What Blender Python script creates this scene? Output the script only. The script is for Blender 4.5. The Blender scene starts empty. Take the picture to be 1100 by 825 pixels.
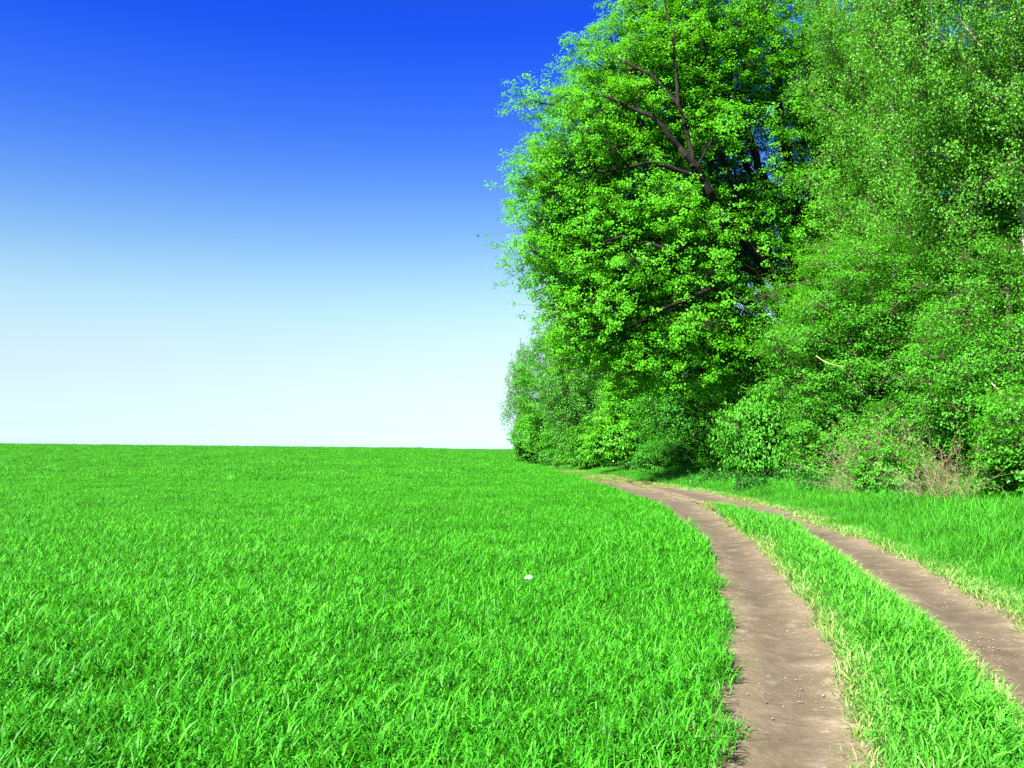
import bpy, math, numpy as np
from mathutils import Vector, Matrix

R = math.radians
SC = bpy.context.scene
COL = SC.collection

# ------------------------------------------------------------------ camera
cam_d = bpy.data.cameras.new('camera')
cam_d.sensor_width = 36.0
cam_d.lens = 36.0 * 1000 / 1100
cam_d.clip_start = 0.05
cam_d.clip_end = 5000
cam = bpy.data.objects.new('camera', cam_d)
COL.objects.link(cam)
cam.location = (0, 0, 1.6)
cam.rotation_euler = (R(90 + 4.03), 0, 0)
SC.camera = cam

# ------------------------------------------------------------------ sky and sun
SUN_EL, SUN_AZ = 43.0, -134.0          # azimuth clockwise from +Y (the view direction)
world = bpy.data.worlds.new('World')
SC.world = world
world.use_nodes = True
nt = world.node_tree
nt.nodes.clear()
wo = nt.nodes.new('ShaderNodeOutputWorld')
bg = nt.nodes.new('ShaderNodeBackground')
bg.inputs['Strength'].default_value = 0.10
sky = nt.nodes.new('ShaderNodeTexSky')
sky.sky_type = 'NISHITA'
sky.sun_disc = False
sky.sun_elevation = R(SUN_EL)
sky.sun_rotation = R(SUN_AZ)
sky.air_density = 1.0
sky.dust_density = 0.6
sky.ozone_density = 3.0
# deepen the blue with height, as the photograph's very clear spring sky does
tc = nt.nodes.new('ShaderNodeTexCoord')
sep = nt.nodes.new('ShaderNodeSeparateXYZ')
nt.links.new(tc.outputs['Generated'], sep.inputs[0])
ramp = nt.nodes.new('ShaderNodeValToRGB')
ramp.color_ramp.interpolation = 'LINEAR'
SKY_STOPS = [(0.0048, (0.4644, 0.5823, 0.8177)), (0.0237, (0.4006, 0.4856, 0.6099)), (0.0427, (0.4078, 0.4543, 0.5217)), (0.0617, (0.4341, 0.4398, 0.4697)), (0.0807, (0.4622, 0.4405, 0.4408)), (0.0996, (0.4815, 0.4561, 0.4279)), (0.1185, (0.492, 0.476, 0.4278)), (0.1373, (0.486, 0.4881, 0.4327)), (0.156, (0.467, 0.4904, 0.4398)), (0.1745, (0.4291, 0.4747, 0.4472)), (0.193, (0.3882, 0.4522, 0.4566)), (0.2113, (0.3351, 0.4178, 0.4685)), (0.2294, (0.2882, 0.3858, 0.4854)), (0.2473, (0.2457, 0.3527, 0.5036)), (0.265, (0.2047, 0.3176, 0.5217)), (0.2825, (0.1699, 0.2881, 0.5407)), (0.2998, (0.1378, 0.2579, 0.5585)), (0.3168, (0.1134, 0.2321, 0.5758)), (0.3335, (0.0929, 0.2082, 0.5909)), (0.35, (0.0776, 0.1906, 0.6068)), (0.3662, (0.0636, 0.1743, 0.6201)), (0.3822, (0.0507, 0.159, 0.6312)), (0.3978, (0.0395, 0.144, 0.6363)), (0.4131, (0.0319, 0.1319, 0.6367)), (0.4282, (0.027, 0.1242, 0.6393)), (0.6, (0.07, 0.14, 0.32)), (1.0, (0.09, 0.15, 0.3))]
while len(ramp.color_ramp.elements) < len(SKY_STOPS):
    ramp.color_ramp.elements.new(0.5)
for e, (p, c) in zip(ramp.color_ramp.elements, SKY_STOPS):
    e.position = p
    e.color = (*c, 1)
nt.links.new(sep.outputs['Z'], ramp.inputs[0])
mul = nt.nodes.new('ShaderNodeMix')
mul.data_type = 'RGBA'
mul.blend_type = 'MULTIPLY'
mul.inputs[0].default_value = 1.0
nt.links.new(sky.outputs[0], mul.inputs[6])
nt.links.new(ramp.outputs[0], mul.inputs[7])
nt.links.new(mul.outputs[2], bg.inputs['Color'])
nt.links.new(bg.outputs[0], wo.inputs[0])

sun_d = bpy.data.lights.new('sun', 'SUN')
sun_d.energy = 5.0
sun_d.angle = R(0.53)
sun_d.color = (1.0, 0.955, 0.88)
sun = bpy.data.objects.new('sun', sun_d)
COL.objects.link(sun)
sdir = Vector((math.sin(R(SUN_AZ)) * math.cos(R(SUN_EL)), math.cos(R(SUN_AZ)) * math.cos(R(SUN_EL)), math.sin(R(SUN_EL))))
sun.rotation_euler = sdir.to_track_quat('Z', 'Y').to_euler()
sun.location = sdir * 60

SC.view_settings.view_transform = 'Standard'
SC.view_settings.look = 'None'
SC.view_settings.gamma = 1
SC.view_settings.use_curve_mapping = False
SC.view_settings.exposure = 2.05
SC.render.engine = 'CYCLES'
SC.cycles.max_bounces = 7
SC.cycles.diffuse_bounces = 4
SC.cycles.transmission_bounces = 4
SC.cycles.glossy_bounces = 2
SC.cycles.use_denoising = False
SC.cycles.sample_clamp_indirect = 6

rng = np.random.default_rng(7)


# ------------------------------------------------------------------ helpers
def tag(o, label=None, cat=None, group=None, kind=None):
    for k, v in (('label', label), ('category', cat), ('group', group), ('kind', kind)):
        if v:
            o[k] = v
    return o


def np_mesh(name, V, polys, lv=None, smooth=False):
    """polys: list of (M,k) int arrays."""
    me = bpy.data.meshes.new(name)
    V = np.asarray(V, np.float32)
    me.vertices.add(len(V))
    me.vertices.foreach_set('co', V.ravel())
    polys = [np.asarray(p, np.int32) for p in polys if len(p)]
    if polys:
        loops = np.concatenate([p.ravel() for p in polys])
        sizes = np.concatenate([np.full(len(p), p.shape[1], np.int32) for p in polys])
        starts = np.concatenate([[0], np.cumsum(sizes)[:-1]]).astype(np.int32)
        me.loops.add(len(loops))
        me.loops.foreach_set('vertex_index', loops)
        me.polygons.add(len(sizes))
        me.polygons.foreach_set('loop_start', starts)
        me.update(calc_edges=True)
        if smooth:
            me.polygons.foreach_set('use_smooth', np.ones(len(sizes), bool))
    if lv is not None:
        a = me.attributes.new('lv', 'FLOAT', 'POINT')
        a.data.foreach_set('value', np.asarray(lv, np.float32))
    return me


def link(name, me, mat, parent=None):
    o = bpy.data.objects.new(name, me)
    if mat is not None and me is not None and not me.materials:
        me.materials.append(mat)
    COL.objects.link(o)
    if parent is not None:
        o.parent = parent
    return o


def nrm(v):
    return v / np.maximum(np.linalg.norm(v, axis=-1, keepdims=True), 1e-9)


def wob(x, y, s=1.0, seed=0):
    """cheap smooth pseudo noise, about -1..1"""
    r = np.random.default_rng(1000 + seed)
    out = 0
    for k in range(6):
        a, ph, f = r.uniform(0, 6.28), r.uniform(0, 6.28), r.uniform(.6, 1.7)
        out = out + np.sin((x * math.cos(a) + y * math.sin(a)) * f / s + ph)
    return out / 3.0


def sstep(a, b, x):
    t = np.clip((x - a) / (b - a), 0, 1)
    return t * t * (3 - 2 * t)


# ------------------------------------------------------------------ layout of the ground (metres, camera at the origin)
TL = np.array([(-20, -5.6), (0, -.3), (4.8, 1.06), (6.4, 1.42), (7.9, 1.78), (10.3, 2.29), (13.9, 2.9), (18.2, 3.42), (24.1, 3.78), (29.3, 3.95),
               (34.3, 3.85), (40.3, 3.6), (53.7, 3.3), (76, 2.9), (100, 1.2), (140, -6), (200, -30)])
TR = np.array([(-20, -5.2), (0, .32), (4.8, 1.79), (5.9, 2.12), (7.5, 2.58), (10.3, 3.2), (14.5, 3.95), (19.7, 4.72), (24.8, 5.25), (28, 5.72), (31, 5.84),
               (36.7, 5.74), (43.6, 5.3), (50.4, 4.4), (60, 4.05), (76, 3.55), (100, 1.8), (140, -5.4), (200, -29)])
TM = np.array([(-20, -3.6), (0, 1.55), (5.7, 3.07), (7.2, 3.46), (8.95, 3.88), (12.8, 4.67), (15.9, 5.19), (19.7, 5.67), (24.1, 5.98), (28.3, 5.86),
               (33, 5.8), (40, 5.75), (47, 5.2), (60, 4.75), (76, 4.2), (100, 2.5), (140, -4.6), (200, -28)])
TU = np.array([(-20, -3.0), (0, 2.25), (7.9, 4.42), (9.7, 4.94), (12, 5.46), (17, 6.25), (23, 7.0), (28.3, 7.35), (34.3, 7.4), (39.3, 7.0),
               (43.6, 6.3), (47.4, 5.9), (60, 5.3), (76, 4.8), (100, 3.1), (140, -4.0), (200, -27.4)])
TF = np.array([(-20, 13.0), (0, 12.5), (24, 12.2), (31, 12.6), (38, 13), (47, 13), (55, 12.6), (77, 12), (100, 9.5), (112, 5), (122, 1), (135, 2), (160, 40), (200, 200)])
f_ = lambda T, y: np.interp(y, T[:, 0], T[:, 1])
xL, xR, xM, xU, xF = (lambda y, T=T: f_(T, y) for T in (TL, TR, TM, TU, TF))


def inside(x, a, b, soft):
    """1 in [a,b], fading over soft outside"""
    return sstep(-soft, soft, x - a) * sstep(-soft, soft, b - x)


def z_far(x, y):
    rise = sstep(70, 350, y) * (1.2 + 2.1 * np.clip(-x / 200 + .03, 0, 1.15))
    return rise - sstep(380, 900, y) * 8


def gz(x, y):
    z = z_far(x, y) + .025 * wob(x, y, 1.6, 3) * sstep(0, 4, y)
    near = 1 - sstep(45, 62, y)
    z = z - near * .14 * inside(x, xL(y), xR(y), .12)
    z = z - near * .14 * inside(x, xM(y), xU(y), .12)
    z = z + near * .05 * inside(x, xR(y), xM(y), .3)
    z = z + .10 * sstep(.2, 2.5, x - xU(y)) * (1 - sstep(60, 90, y))
    return z


# ------------------------------------------------------------------ materials
def new_mat(name):
    m = bpy.data.materials.new(name)
    m.use_nodes = True
    m.node_tree.nodes.clear()
    return m, m.node_tree, m.node_tree.nodes.new


def leaf_mat(name, c0, c1, trans=.35, rough=.5, spec=.35, patch=None, patch_scale=.25, obj_rand=0.0):
    """thin leaf: colours c0..c1 vary from leaf to leaf"""
    m, t, N = new_mat(name)
    L = t.links.new
    out = N('ShaderNodeOutputMaterial')
    at = N('ShaderNodeAttribute')
    at.attribute_name = 'lv'
    mx = N('ShaderNodeMix')
    mx.data_type = 'RGBA'
    mx.inputs[6].default_value = (*c0, 1)
    mx.inputs[7].default_value = (*c1, 1)
    L(at.outputs['Fac'], mx.inputs[0])
    col = mx.outputs[2]
    if patch:
        geo = N('ShaderNodeNewGeometry')
        nz = N('ShaderNodeTexNoise')
        nz.inputs['Scale'].default_value = patch_scale
        nz.inputs['Detail'].default_value = 3
        L(geo.outputs['Position'], nz.inputs['Vector'])
        mr = N('ShaderNodeMapRange')
        mr.inputs[1].default_value = .42
        mr.inputs[2].default_value = .68
        mr.inputs[4].default_value = .6
        L(nz.outputs['Fac'], mr.inputs[0])
        m2 = N('ShaderNodeMix')
        m2.data_type = 'RGBA'
        m2.inputs[7].default_value = (*patch, 1)
        L(mr.outputs[0], m2.inputs[0])
        L(col, m2.inputs[6])
        col = m2.outputs[2]
    if obj_rand:
        oi = N('ShaderNodeObjectInfo')
        mr = N('ShaderNodeMapRange')
        mr.inputs[3].default_value = 1 - obj_rand
        mr.inputs[4].default_value = 1 + obj_rand
        L(oi.outputs['Random'], mr.inputs[0])
        hs = N('ShaderNodeHueSaturation')
        L(mr.outputs[0], hs.inputs['Value'])
        L(col, hs.inputs['Color'])
        col = hs.outputs[0]
    pb = N('ShaderNodeBsdfPrincipled')
    pb.inputs['Roughness'].default_value = rough
    pb.inputs['Specular IOR Level'].default_value = spec
    L(col, pb.inputs['Base Color'])
    tr = N('ShaderNodeBsdfTranslucent')
    hs2 = N('ShaderNodeHueSaturation')
    hs2.inputs['Hue'].default_value = .485
    hs2.inputs['Value'].default_value = 1.25
    L(col, hs2.inputs['Color'])
    L(hs2.outputs[0], tr.inputs['Color'])
    ms = N('ShaderNodeMixShader')
    ms.inputs[0].default_value = trans
    L(pb.outputs[0], ms.inputs[1])
    L(tr.outputs[0], ms.inputs[2])
    L(ms.outputs[0], out.inputs[0])
    return m


def solid_mat(name, c0, c1, scale=6.0, rough=.9, bump=.3, stretch=(1, 1, 1), detail=6):
    m, t, N = new_mat(name)
    L = t.links.new
    out = N('ShaderNodeOutputMaterial')
    geo = N('ShaderNodeNewGeometry')
    mp = N('ShaderNodeMapping')
    mp.inputs['Scale'].default_value = stretch
    L(geo.outputs['Position'], mp.inputs[0])
    nz = N('ShaderNodeTexNoise')
    nz.inputs['Scale'].default_value = scale
    nz.inputs['Detail'].default_value = detail
    nz.inputs['Roughness'].default_value = .65
    L(mp.outputs[0], nz.inputs['Vector'])
    cr = N('ShaderNodeValToRGB')
    cr.color_ramp.elements[0].position = .35
    cr.color_ramp.elements[0].color = (*c0, 1)
    cr.color_ramp.elements[1].position = .68
    cr.color_ramp.elements[1].color = (*c1, 1)
    L(nz.outputs['Fac'], cr.inputs[0])
    pb = N('ShaderNodeBsdfPrincipled')
    pb.inputs['Roughness'].default_value = rough
    pb.inputs['Specular IOR Level'].default_value = .2
    L(cr.outputs[0], pb.inputs['Base Color'])
    bp = N('ShaderNodeBump')
    bp.inputs['Strength'].default_value = bump
    bp.inputs['Distance'].default_value = .03
    L(nz.outputs['Fac'], bp.inputs['Height'])
    L(bp.outputs[0], pb.inputs['Normal'])
    L(pb.outputs[0], out.inputs[0])
    return m


def path_mat():
    m, t, N = new_mat('packed_dirt')
    L = t.links.new
    out = N('ShaderNodeOutputMaterial')
    geo = N('ShaderNodeNewGeometry')

    def noise(scale, detail, stretch=(1, 1, 1)):
        mp = N('ShaderNodeMapping')
        mp.inputs['Scale'].default_value = stretch
        L(geo.outputs['Position'], mp.inputs[0])
        n = N('ShaderNodeTexNoise')
        n.inputs['Scale'].default_value = scale
        n.inputs['Detail'].default_value = detail
        n.inputs['Roughness'].default_value = .6
        L(mp.outputs[0], n.inputs['Vector'])
        return n.outputs['Fac']

    def mix(f, a, b, lo, hi):
        mr = N('ShaderNodeMapRange')
        mr.inputs[1].default_value = lo
        mr.inputs[2].default_value = hi
        L(f, mr.inputs[0])
        x = N('ShaderNodeMix')
        x.data_type = 'RGBA'
        L(mr.outputs[0], x.inputs[0])
        for s, v in ((6, a), (7, b)):
            if isinstance(v, tuple):
                x.inputs[s].default_value = (*v, 1)
            else:
                L(v, x.inputs[s])
        return x.outputs[2]

    c = mix(noise(1.3, 5), (.118, .093, .058), (.178, .142, .094), .35, .68)
    c = mix(noise(9, 8), c, (.128, .101, .064), .45, .7)
    c = mix(noise(5.5, 6, (1, .8, 1)), c, (.215, .172, .122), .54, .70)          # pale dry crusts
    c = mix(noise(17, 4), c, (.27, .225, .168), .63, .71)                        # pale straw and grit
    c = mix(noise(.8, 4), c, (.082, .062, .042), .54, .72)                       # damp darker spots
    at = N('ShaderNodeAttribute')
    at.attribute_name = 'lv'
    ad = N('ShaderNodeMath')
    ad.operation = 'MULTIPLY_ADD'
    L(noise(2.2, 5), ad.inputs[0])
    ad.inputs[1].default_value = .9
    L(at.outputs['Fac'], ad.inputs[2])
    wear = N('ShaderNodeMix')
    wear.data_type = 'RGBA'
    wear.blend_type = 'MULTIPLY'
    wear.inputs[0].default_value = 1
    L(c, wear.inputs[6])
    L(mix(ad.outputs[0], (.66, .665, .66), (1.02, 1.01, .97), .65, 1.35), wear.inputs[7])
    c = wear.outputs[2]
    pb = N('ShaderNodeBsdfPrincipled')
    pb.inputs['Roughness'].default_value = .92
    pb.inputs['Specular IOR Level'].default_value = .15
    L(c, pb.inputs['Base Color'])
    bp = N('ShaderNodeBump')
    bp.inputs['Strength'].default_value = .6
    bp.inputs['Distance'].default_value = .03
    L(noise(22, 9), bp.inputs['Height'])
    L(bp.outputs[0], pb.inputs['Normal'])
    L(pb.outputs[0], out.inputs[0])
    return m


M_SOIL = solid_mat('soil', (.02, .03, .008), (.04, .05, .016), scale=3)
M_PATH = path_mat()
M_CROP = leaf_mat('young_cereal', (.014, .17, .002), (.080, .44, .016), trans=.34, rough=.52, spec=.2, obj_rand=.22, patch=(.024, .20, .004), patch_scale=.55)
M_VERGE = leaf_mat('verge_grass', (.018, .18, .005), (.085, .40, .022), trans=.32, rough=.55, spec=.2, obj_rand=.25, patch=(.04, .25, .010), patch_scale=.9)
M_MEDIAN = leaf_mat('short_grass', (.022, .20, .004), (.11, .44, .035), trans=.32, rough=.55, spec=.2, obj_rand=.15)
M_DRY = leaf_mat('trampled_grass', (.08, .20, .02), (.34, .34, .12), trans=.3, rough=.7, spec=.2, obj_rand=.15)
M_BARK = solid_mat('oak_bark', (.007, .006, .005), (.024, .020, .016), scale=5, bump=.8, stretch=(1, 1, .3))
M_BARKB = solid_mat('birch_bark', (.10, .09, .08), (.50, .47, .43), scale=4, bump=.3, stretch=(1, 1, 1.8))
M_TWIG = solid_mat('twig_bark', (.05, .038, .026), (.12, .09, .06), scale=8, bump=.3)
M_PALE = solid_mat('bare_wood', (.42, .31, .16), (.62, .52, .36), scale=6, bump=.2, stretch=(1, 1, .4))
M_BRUSH = solid_mat('dry_brush_stems', (.15, .125, .06), (.33, .28, .155), scale=5, bump=.1)

LEAF = {
    'oak': leaf_mat('oak_leaf', (.044, .26, .003), (.105, .45, .006), trans=.38, rough=.55, spec=.22),
    'oak_far': leaf_mat('oak_leaf_far', (.028, .22, .004), (.085, .42, .010), trans=.42, rough=.5, spec=.3),
    'birch': leaf_mat('birch_leaf', (.035, .19, .006), (.115, .38, .024), trans=.36, rough=.5, spec=.28),
    'birch_far': leaf_mat('birch_leaf_far', (.035, .19, .012), (.09, .34, .035), trans=.36, rough=.5, spec=.25),
    'maple': leaf_mat('maple_leaf', (.045, .27, .004), (.105, .44, .010), trans=.38, rough=.45, spec=.35),
    'hornbeam': leaf_mat('hornbeam_leaf', (.030, .22, .004), (.08, .36, .013), trans=.36, rough=.5, spec=.25),
    'dark': leaf_mat('painted_shade_leaf', (.018, .16, .005), (.055, .31, .014), trans=.36, rough=.5, spec=.25),  # darker greens: the oak's shade over the elm is put into the colour
    'shrub': leaf_mat('shrub_leaf', (.025, .19, .004), (.08, .35, .014), trans=.36, rough=.5, spec=.25),
    'droop': leaf_mat('drooping_leaf', (.028, .21, .006), (.095, .38, .028), trans=.36, rough=.5, spec=.22),
    'weed': leaf_mat('weed_leaf', (.012, .13, .010), (.04, .26, .025), trans=.32, rough=.55, spec=.2),
}


# ------------------------------------------------------------------ ground sheet
def make_ground():
    xs = np.concatenate([np.linspace(-1500, -250, 22), np.linspace(-230, -30, 40), np.linspace(-28, -2, 40), np.arange(-1.9, 9, .075),
                         np.linspace(9.3, 30, 40), np.linspace(34, 250, 30), np.linspace(300, 1500, 15)])
    ys = np.concatenate([np.linspace(-300, -12, 16), np.linspace(-10, 2, 14), np.arange(2.2, 20, .14), np.arange(20.2, 64, .4),
                         np.linspace(66, 460, 130), np.linspace(480, 2600, 30)])
    X, Y = np.meshgrid(xs, ys)
    Z = gz(X, Y)
    V = np.stack([X, Y, Z], -1).reshape(-1, 3)
    nx, ny = len(xs), len(ys)
    i = np.arange(nx * ny).reshape(ny, nx)
    F = np.stack([i[:-1, :-1], i[:-1, 1:], i[1:, 1:], i[1:, :-1]], -1).reshape(-1, 4)
    o = link('ground', np_mesh('ground', V, [F], smooth=True), M_SOIL)
    tag(o, 'dark soil under the green crop and the grass verges', 'ground', kind='structure')


def make_rut(Ta, Tb, y1, label, seed):
    ys = np.concatenate([np.arange(-4, 3, .3), np.arange(3, 16, .035), np.arange(16, 34, .09), np.arange(34, y1, .3)])
    ts = np.linspace(-.16, 1.16, 46)
    T, Y = np.meshgrid(ts, ys)
    a, b = f_(Ta, Y), f_(Tb, Y)
    edge = .06 * wob(Y, Y * 0, .5, seed) + .03 * wob(Y, Y * 0, .14, seed + 1)
    X = a + (b - a) * T + edge * np.where(T < .5, 1, -1) * np.abs(T - .5) * 2
    prof = -.036 + .022 * np.clip(np.abs(T - .5) * 2, 0, 1.4) ** 4
    prof -= .018 * np.exp(-((T - .5) / .2) ** 2)
    n = .007 * wob(X, Y, .16, seed + 2) + .0045 * wob(X, Y, .06, seed + 3) + .012 * wob(X, Y, .5, seed + 4)
    Z = z_far(X, Y) + .025 * wob(X, Y, 1.6, 3) * sstep(0, 4, Y) + prof + n
    Z = Z - np.where(np.abs(T - .5) > .63, .06, 0)
    V = np.stack([X, Y, Z], -1).reshape(-1, 3)
    ny, nx = T.shape
    i = np.arange(nx * ny).reshape(ny, nx)
    F = np.stack([i[:-1, :-1], i[:-1, 1:], i[1:, 1:], i[1:, :-1]], -1).reshape(-1, 4)
    o = link('path', np_mesh('path', V, [F], np.clip(np.abs(T - .5).ravel() * 2, 0, 1), smooth=True), M_PATH)
    tag(o, label, 'path', kind='structure')


make_ground()
make_rut(TL, TR, 50, 'bare brown wheel rut along the edge of the cereal crop', 20)
make_rut(TM, TU, 46, 'narrower brown wheel rut along the grassy forest verge', 40)


# ------------------------------------------------------------------ grass prototypes (geometry-node instances of small tufts)
def blades(n, bx, by, length, width, phi0, kappa, az, segs, r, bz=0.):
    """curved tapering grass blades -> verts, quads, lv"""
    t = np.linspace(0, 1, segs + 1)
    tm = (t[1:] + t[:-1]) / 2
    phi = phi0[:, None] + kappa[:, None] * tm[None] ** 2.0
    ds = length[:, None] / segs
    h = np.concatenate([np.zeros((n, 1)), np.cumsum(np.sin(phi) * ds, 1)], 1)
    v = np.concatenate([np.zeros((n, 1)), np.cumsum(np.cos(phi) * ds, 1)], 1)
    cx = bx[:, None] + h * np.cos(az)[:, None]
    cy = by[:, None] + h * np.sin(az)[:, None]
    tw = az[:, None] + math.pi / 2 + r.uniform(-.7, .7, (n, 1)) + r.uniform(-.6, .6, (n, 1)) * t[None]
    w = width[:, None] * np.clip(.62 + .9 * t - 1.46 * t ** 2.2, .06, 1)[None] * .5
    dx, dy = np.cos(tw) * w, np.sin(tw) * w
    A = np.stack([cx - dx, cy - dy, v], -1)
    B = np.stack([cx + dx, cy + dy, v + w * .25], -1)
    V = np.stack([A, B], 2)
    V[..., 2] += np.reshape(bz, (-1, 1, 1))
    V = V.reshape(-1, 3)
    k = (np.arange(n) * (segs + 1) * 2)[:, None] + (np.arange(segs) * 2)[None]
    F = np.stack([k, k + 1, k + 3, k + 2], -1).reshape(-1, 4)
    lv = np.repeat(r.uniform(0, 1, n), (segs + 1) * 2)
    return V, F, lv


def tuft_protos(name, nvar, n, rad, L, W, phi, kap, segs, mat, seed, leafy=0.):
    coll = bpy.data.collections.new(name)          # never linked: only a palette for the instancer
    r = np.random.default_rng(seed)
    for k in range(nvar):
        a, q = r.uniform(0, 6.283, n), np.sqrt(r.uniform(0, 1, n)) * rad
        side = r.uniform(0, 1, n) < leafy             # short leaves standing off the stems, above the upright ones
        ln = np.where(side, r.uniform(.07, .19, n), r.uniform(*L, n))
        V, F, lv = blades(n, q * np.cos(a), q * np.sin(a), ln, r.uniform(*W, n), r.uniform(*phi, n) + side * r.uniform(0, .55, n),
                          kap[0] + (kap[1] - kap[0]) * r.uniform(0, 1, n) ** 1.6, r.uniform(0, 6.283, n), segs, r, side * r.uniform(.08, .22, n))
        me = np_mesh(name, V, [F], lv, smooth=True)
        me.materials.append(mat)
        coll.objects.link(bpy.data.objects.new(name, me))
    return coll


def scatter(name, groups, label, cat):
    """one stuff object: groups = [(collection, xyz, scale, nvar)]; geometry nodes instance the tufts on its points"""
    P, S, K, G, Rt = [], [], [], [], []
    for gi, (coll, xyz, sc, nvar) in enumerate(groups):
        n = len(xyz)
        P.append(xyz)
        S.append(sc)
        K.append(rng.integers(0, nvar, n))
        G.append(np.full(n, gi))
        Rt.append(np.stack([rng.normal(0, .06, n), rng.normal(0, .06, n), rng.uniform(0, 6.283, n)], -1))
    me = np_mesh(name, np.concatenate(P), [])
    for nm, ty, dt, key in (('sc', 'FLOAT', S, 'value'), ('pick', 'INT', K, 'value'), ('grp', 'INT', G, 'value'), ('rot', 'FLOAT_VECTOR', Rt, 'vector')):
        a = me.attributes.new(nm, ty, 'POINT')
        d = np.concatenate(dt)
        a.data.foreach_set(key, d.astype(np.int32 if ty == 'INT' else np.float32).ravel())
    o = link(name, me, None)
    ng = bpy.data.node_groups.new(name, 'GeometryNodeTree')
    ng.interface.new_socket('Geometry', in_out='INPUT', socket_type='NodeSocketGeometry')
    ng.interface.new_socket('Geometry', in_out='OUTPUT', socket_type='NodeSocketGeometry')
    N, L = ng.nodes.new, ng.links.new
    gi_, go = N('NodeGroupInput'), N('NodeGroupOutput')

    def attr(nm, ty):
        a = N('GeometryNodeInputNamedAttribute')
        a.data_type = ty
        a.inputs['Name'].default_value = nm
        return a.outputs['Attribute']
    jn = N('GeometryNodeJoinGeometry')
    for gi, (coll, xyz, sc, nvar) in enumerate(groups):
        ci = N('GeometryNodeCollectionInfo')
        ci.inputs['Collection'].default_value = coll
        ci.inputs['Separate Children'].default_value = True
        ci.inputs['Reset Children'].default_value = True
        cmp_ = N('FunctionNodeCompare')
        cmp_.data_type = 'INT'
        cmp_.operation = 'EQUAL'
        L(attr('grp', 'INT'), cmp_.inputs[2])
        cmp_.inputs[3].default_value = gi
        ip = N('GeometryNodeInstanceOnPoints')
        ip.inputs['Pick Instance'].default_value = True
        L(gi_.outputs[0], ip.inputs['Points'])
        L(cmp_.outputs[0], ip.inputs['Selection'])
        L(ci.outputs[0], ip.inputs['Instance'])
        L(attr('pick', 'INT'), ip.inputs['Instance Index'])
        e2r = N('FunctionNodeEulerToRotation')
        L(attr('rot', 'FLOAT_VECTOR'), e2r.inputs[0])
        L(e2r.outputs[0], ip.inputs['Rotation'])
        L(attr('sc', 'FLOAT'), ip.inputs['Scale'])
        L(ip.outputs[0], jn.inputs[0])
    L(jn.outputs[0], go.inputs[0])
    md = o.modifiers.new('tufts', 'NODES')
    md.node_group = ng
    tag(o, label, cat, kind='stuff')
    return o


def pts(x0, x1, y0, y1, dens, keep):
    n = int((x1 - x0) * (y1 - y0) * dens)
    x, y = rng.uniform(x0, x1, n), rng.uniform(y0, y1, n)
    m = (np.abs(x) < .68 * np.maximum(y, 0) + 3.0)
    x, y = x[m], y[m]
    m = keep(x, y)
    return x[m], y[m]


def xyz(x, y, dz=-.01):
    return np.stack([x, y, gz(x, y) + dz], -1)


# --- the cereal field
NV = 14
C_NEAR = tuft_protos('crop_tuft', NV, 22, .11, (.16, .34), (.008, .017), (.02, .42), (.5, 3.8), 6, M_CROP, 1, .6)
C_MID = tuft_protos('crop_patch', NV, 270, .5, (.16, .34), (.009, .017), (.02, .42), (.5, 3.6), 4, M_CROP, 2, .6)
C_FAR = tuft_protos('crop_swathe', NV, 1100, 2.2, (.22, .38), (.016, .034), (.02, .5), (.3, 2.6), 3, M_CROP, 3, .45)


def crop_height(x, y):
    e = xL(y) - x                                   # metres in from the rut
    s = .86 + .12 * wob(x, y, 1.1, 11) + .08 * wob(x, y, 5, 12)
    s = s * (.72 + .28 * sstep(-.05, .35, e + .22 * wob(x, y, .35, 13)))
    for px, py, ra, rb, d in ((-16.2, 36, 2.2, 1.5, .55), (-12, 60, 3, 3, .4), (9e9, 0, 1, 1, 0), (-26, 52, 3, 2, .4), (-2.6, 5.6, .5, .3, .45), (1.0, 8.6, .35, .5, .4), (-.9, 7.2, .6, .25, .35)):
        s = s * (1 - d * np.exp(-(((x - px) / ra) ** 2 + ((y - py) / rb) ** 2)))
    return s


def edge_keep(x, y, soft=.07):
    return x < xL(y) + soft * wob(x, y, .22, 14) + .02


M_FRINGE = leaf_mat('sparse_grass', (.06, .26, .012), (.36, .52, .16), trans=.32, rough=.6, spec=.2, obj_rand=.15)
x1_, y1_ = pts(-14, 4.5, -1.5, 15, 130, lambda x, y: edge_keep(x, y))
x2_, y2_ = pts(-40, 4.2, 14.5, 46, 8, lambda x, y: x < xL(y) - .35)
xe_, ye_ = pts(-2, 4.2, 14.5, 46, 100, lambda x, y: edge_keep(x, y) & (x > xL(y) - 1.1))
x3_, y3_ = pts(-5, 4, 45, 120, 7, lambda x, y: (x < xL(y) - .4) & (x > xL(y) - 7))
x4_, y4_ = pts(-330, 60, 45, 470, .55, lambda x, y: (x < np.where(y < 115, xL(y) - 3.0, 1e3)) & ~((y < 130) & (y > 112) & (x > xL(y) - 3) & (x > -4)) & (rng.uniform(0, 1, len(x)) < 60 / np.maximum(y, 60)))
scatter('crop', [
    (C_NEAR, xyz(x1_, y1_), crop_height(x1_, y1_) * rng.uniform(.8, 1.15, len(x1_)), NV),
    (C_NEAR, xyz(xe_, ye_), crop_height(xe_, ye_) * rng.uniform(.8, 1.15, len(xe_)), NV),
    (C_MID, xyz(x2_, y2_), crop_height(x2_, y2_) * rng.uniform(.85, 1.12, len(x2_)), NV),
    (C_MID, xyz(x3_, y3_), rng.uniform(.8, 1.05, len(x3_)), NV),
    (C_FAR, xyz(x4_, y4_), crop_height(x4_, y4_) * rng.uniform(.85, 1.1, len(x4_)) * np.clip(.7 + y4_ / 220, 1, 1.6), NV),
], 'bright green young cereal crop filling the field to the horizon', 'crop')

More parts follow.
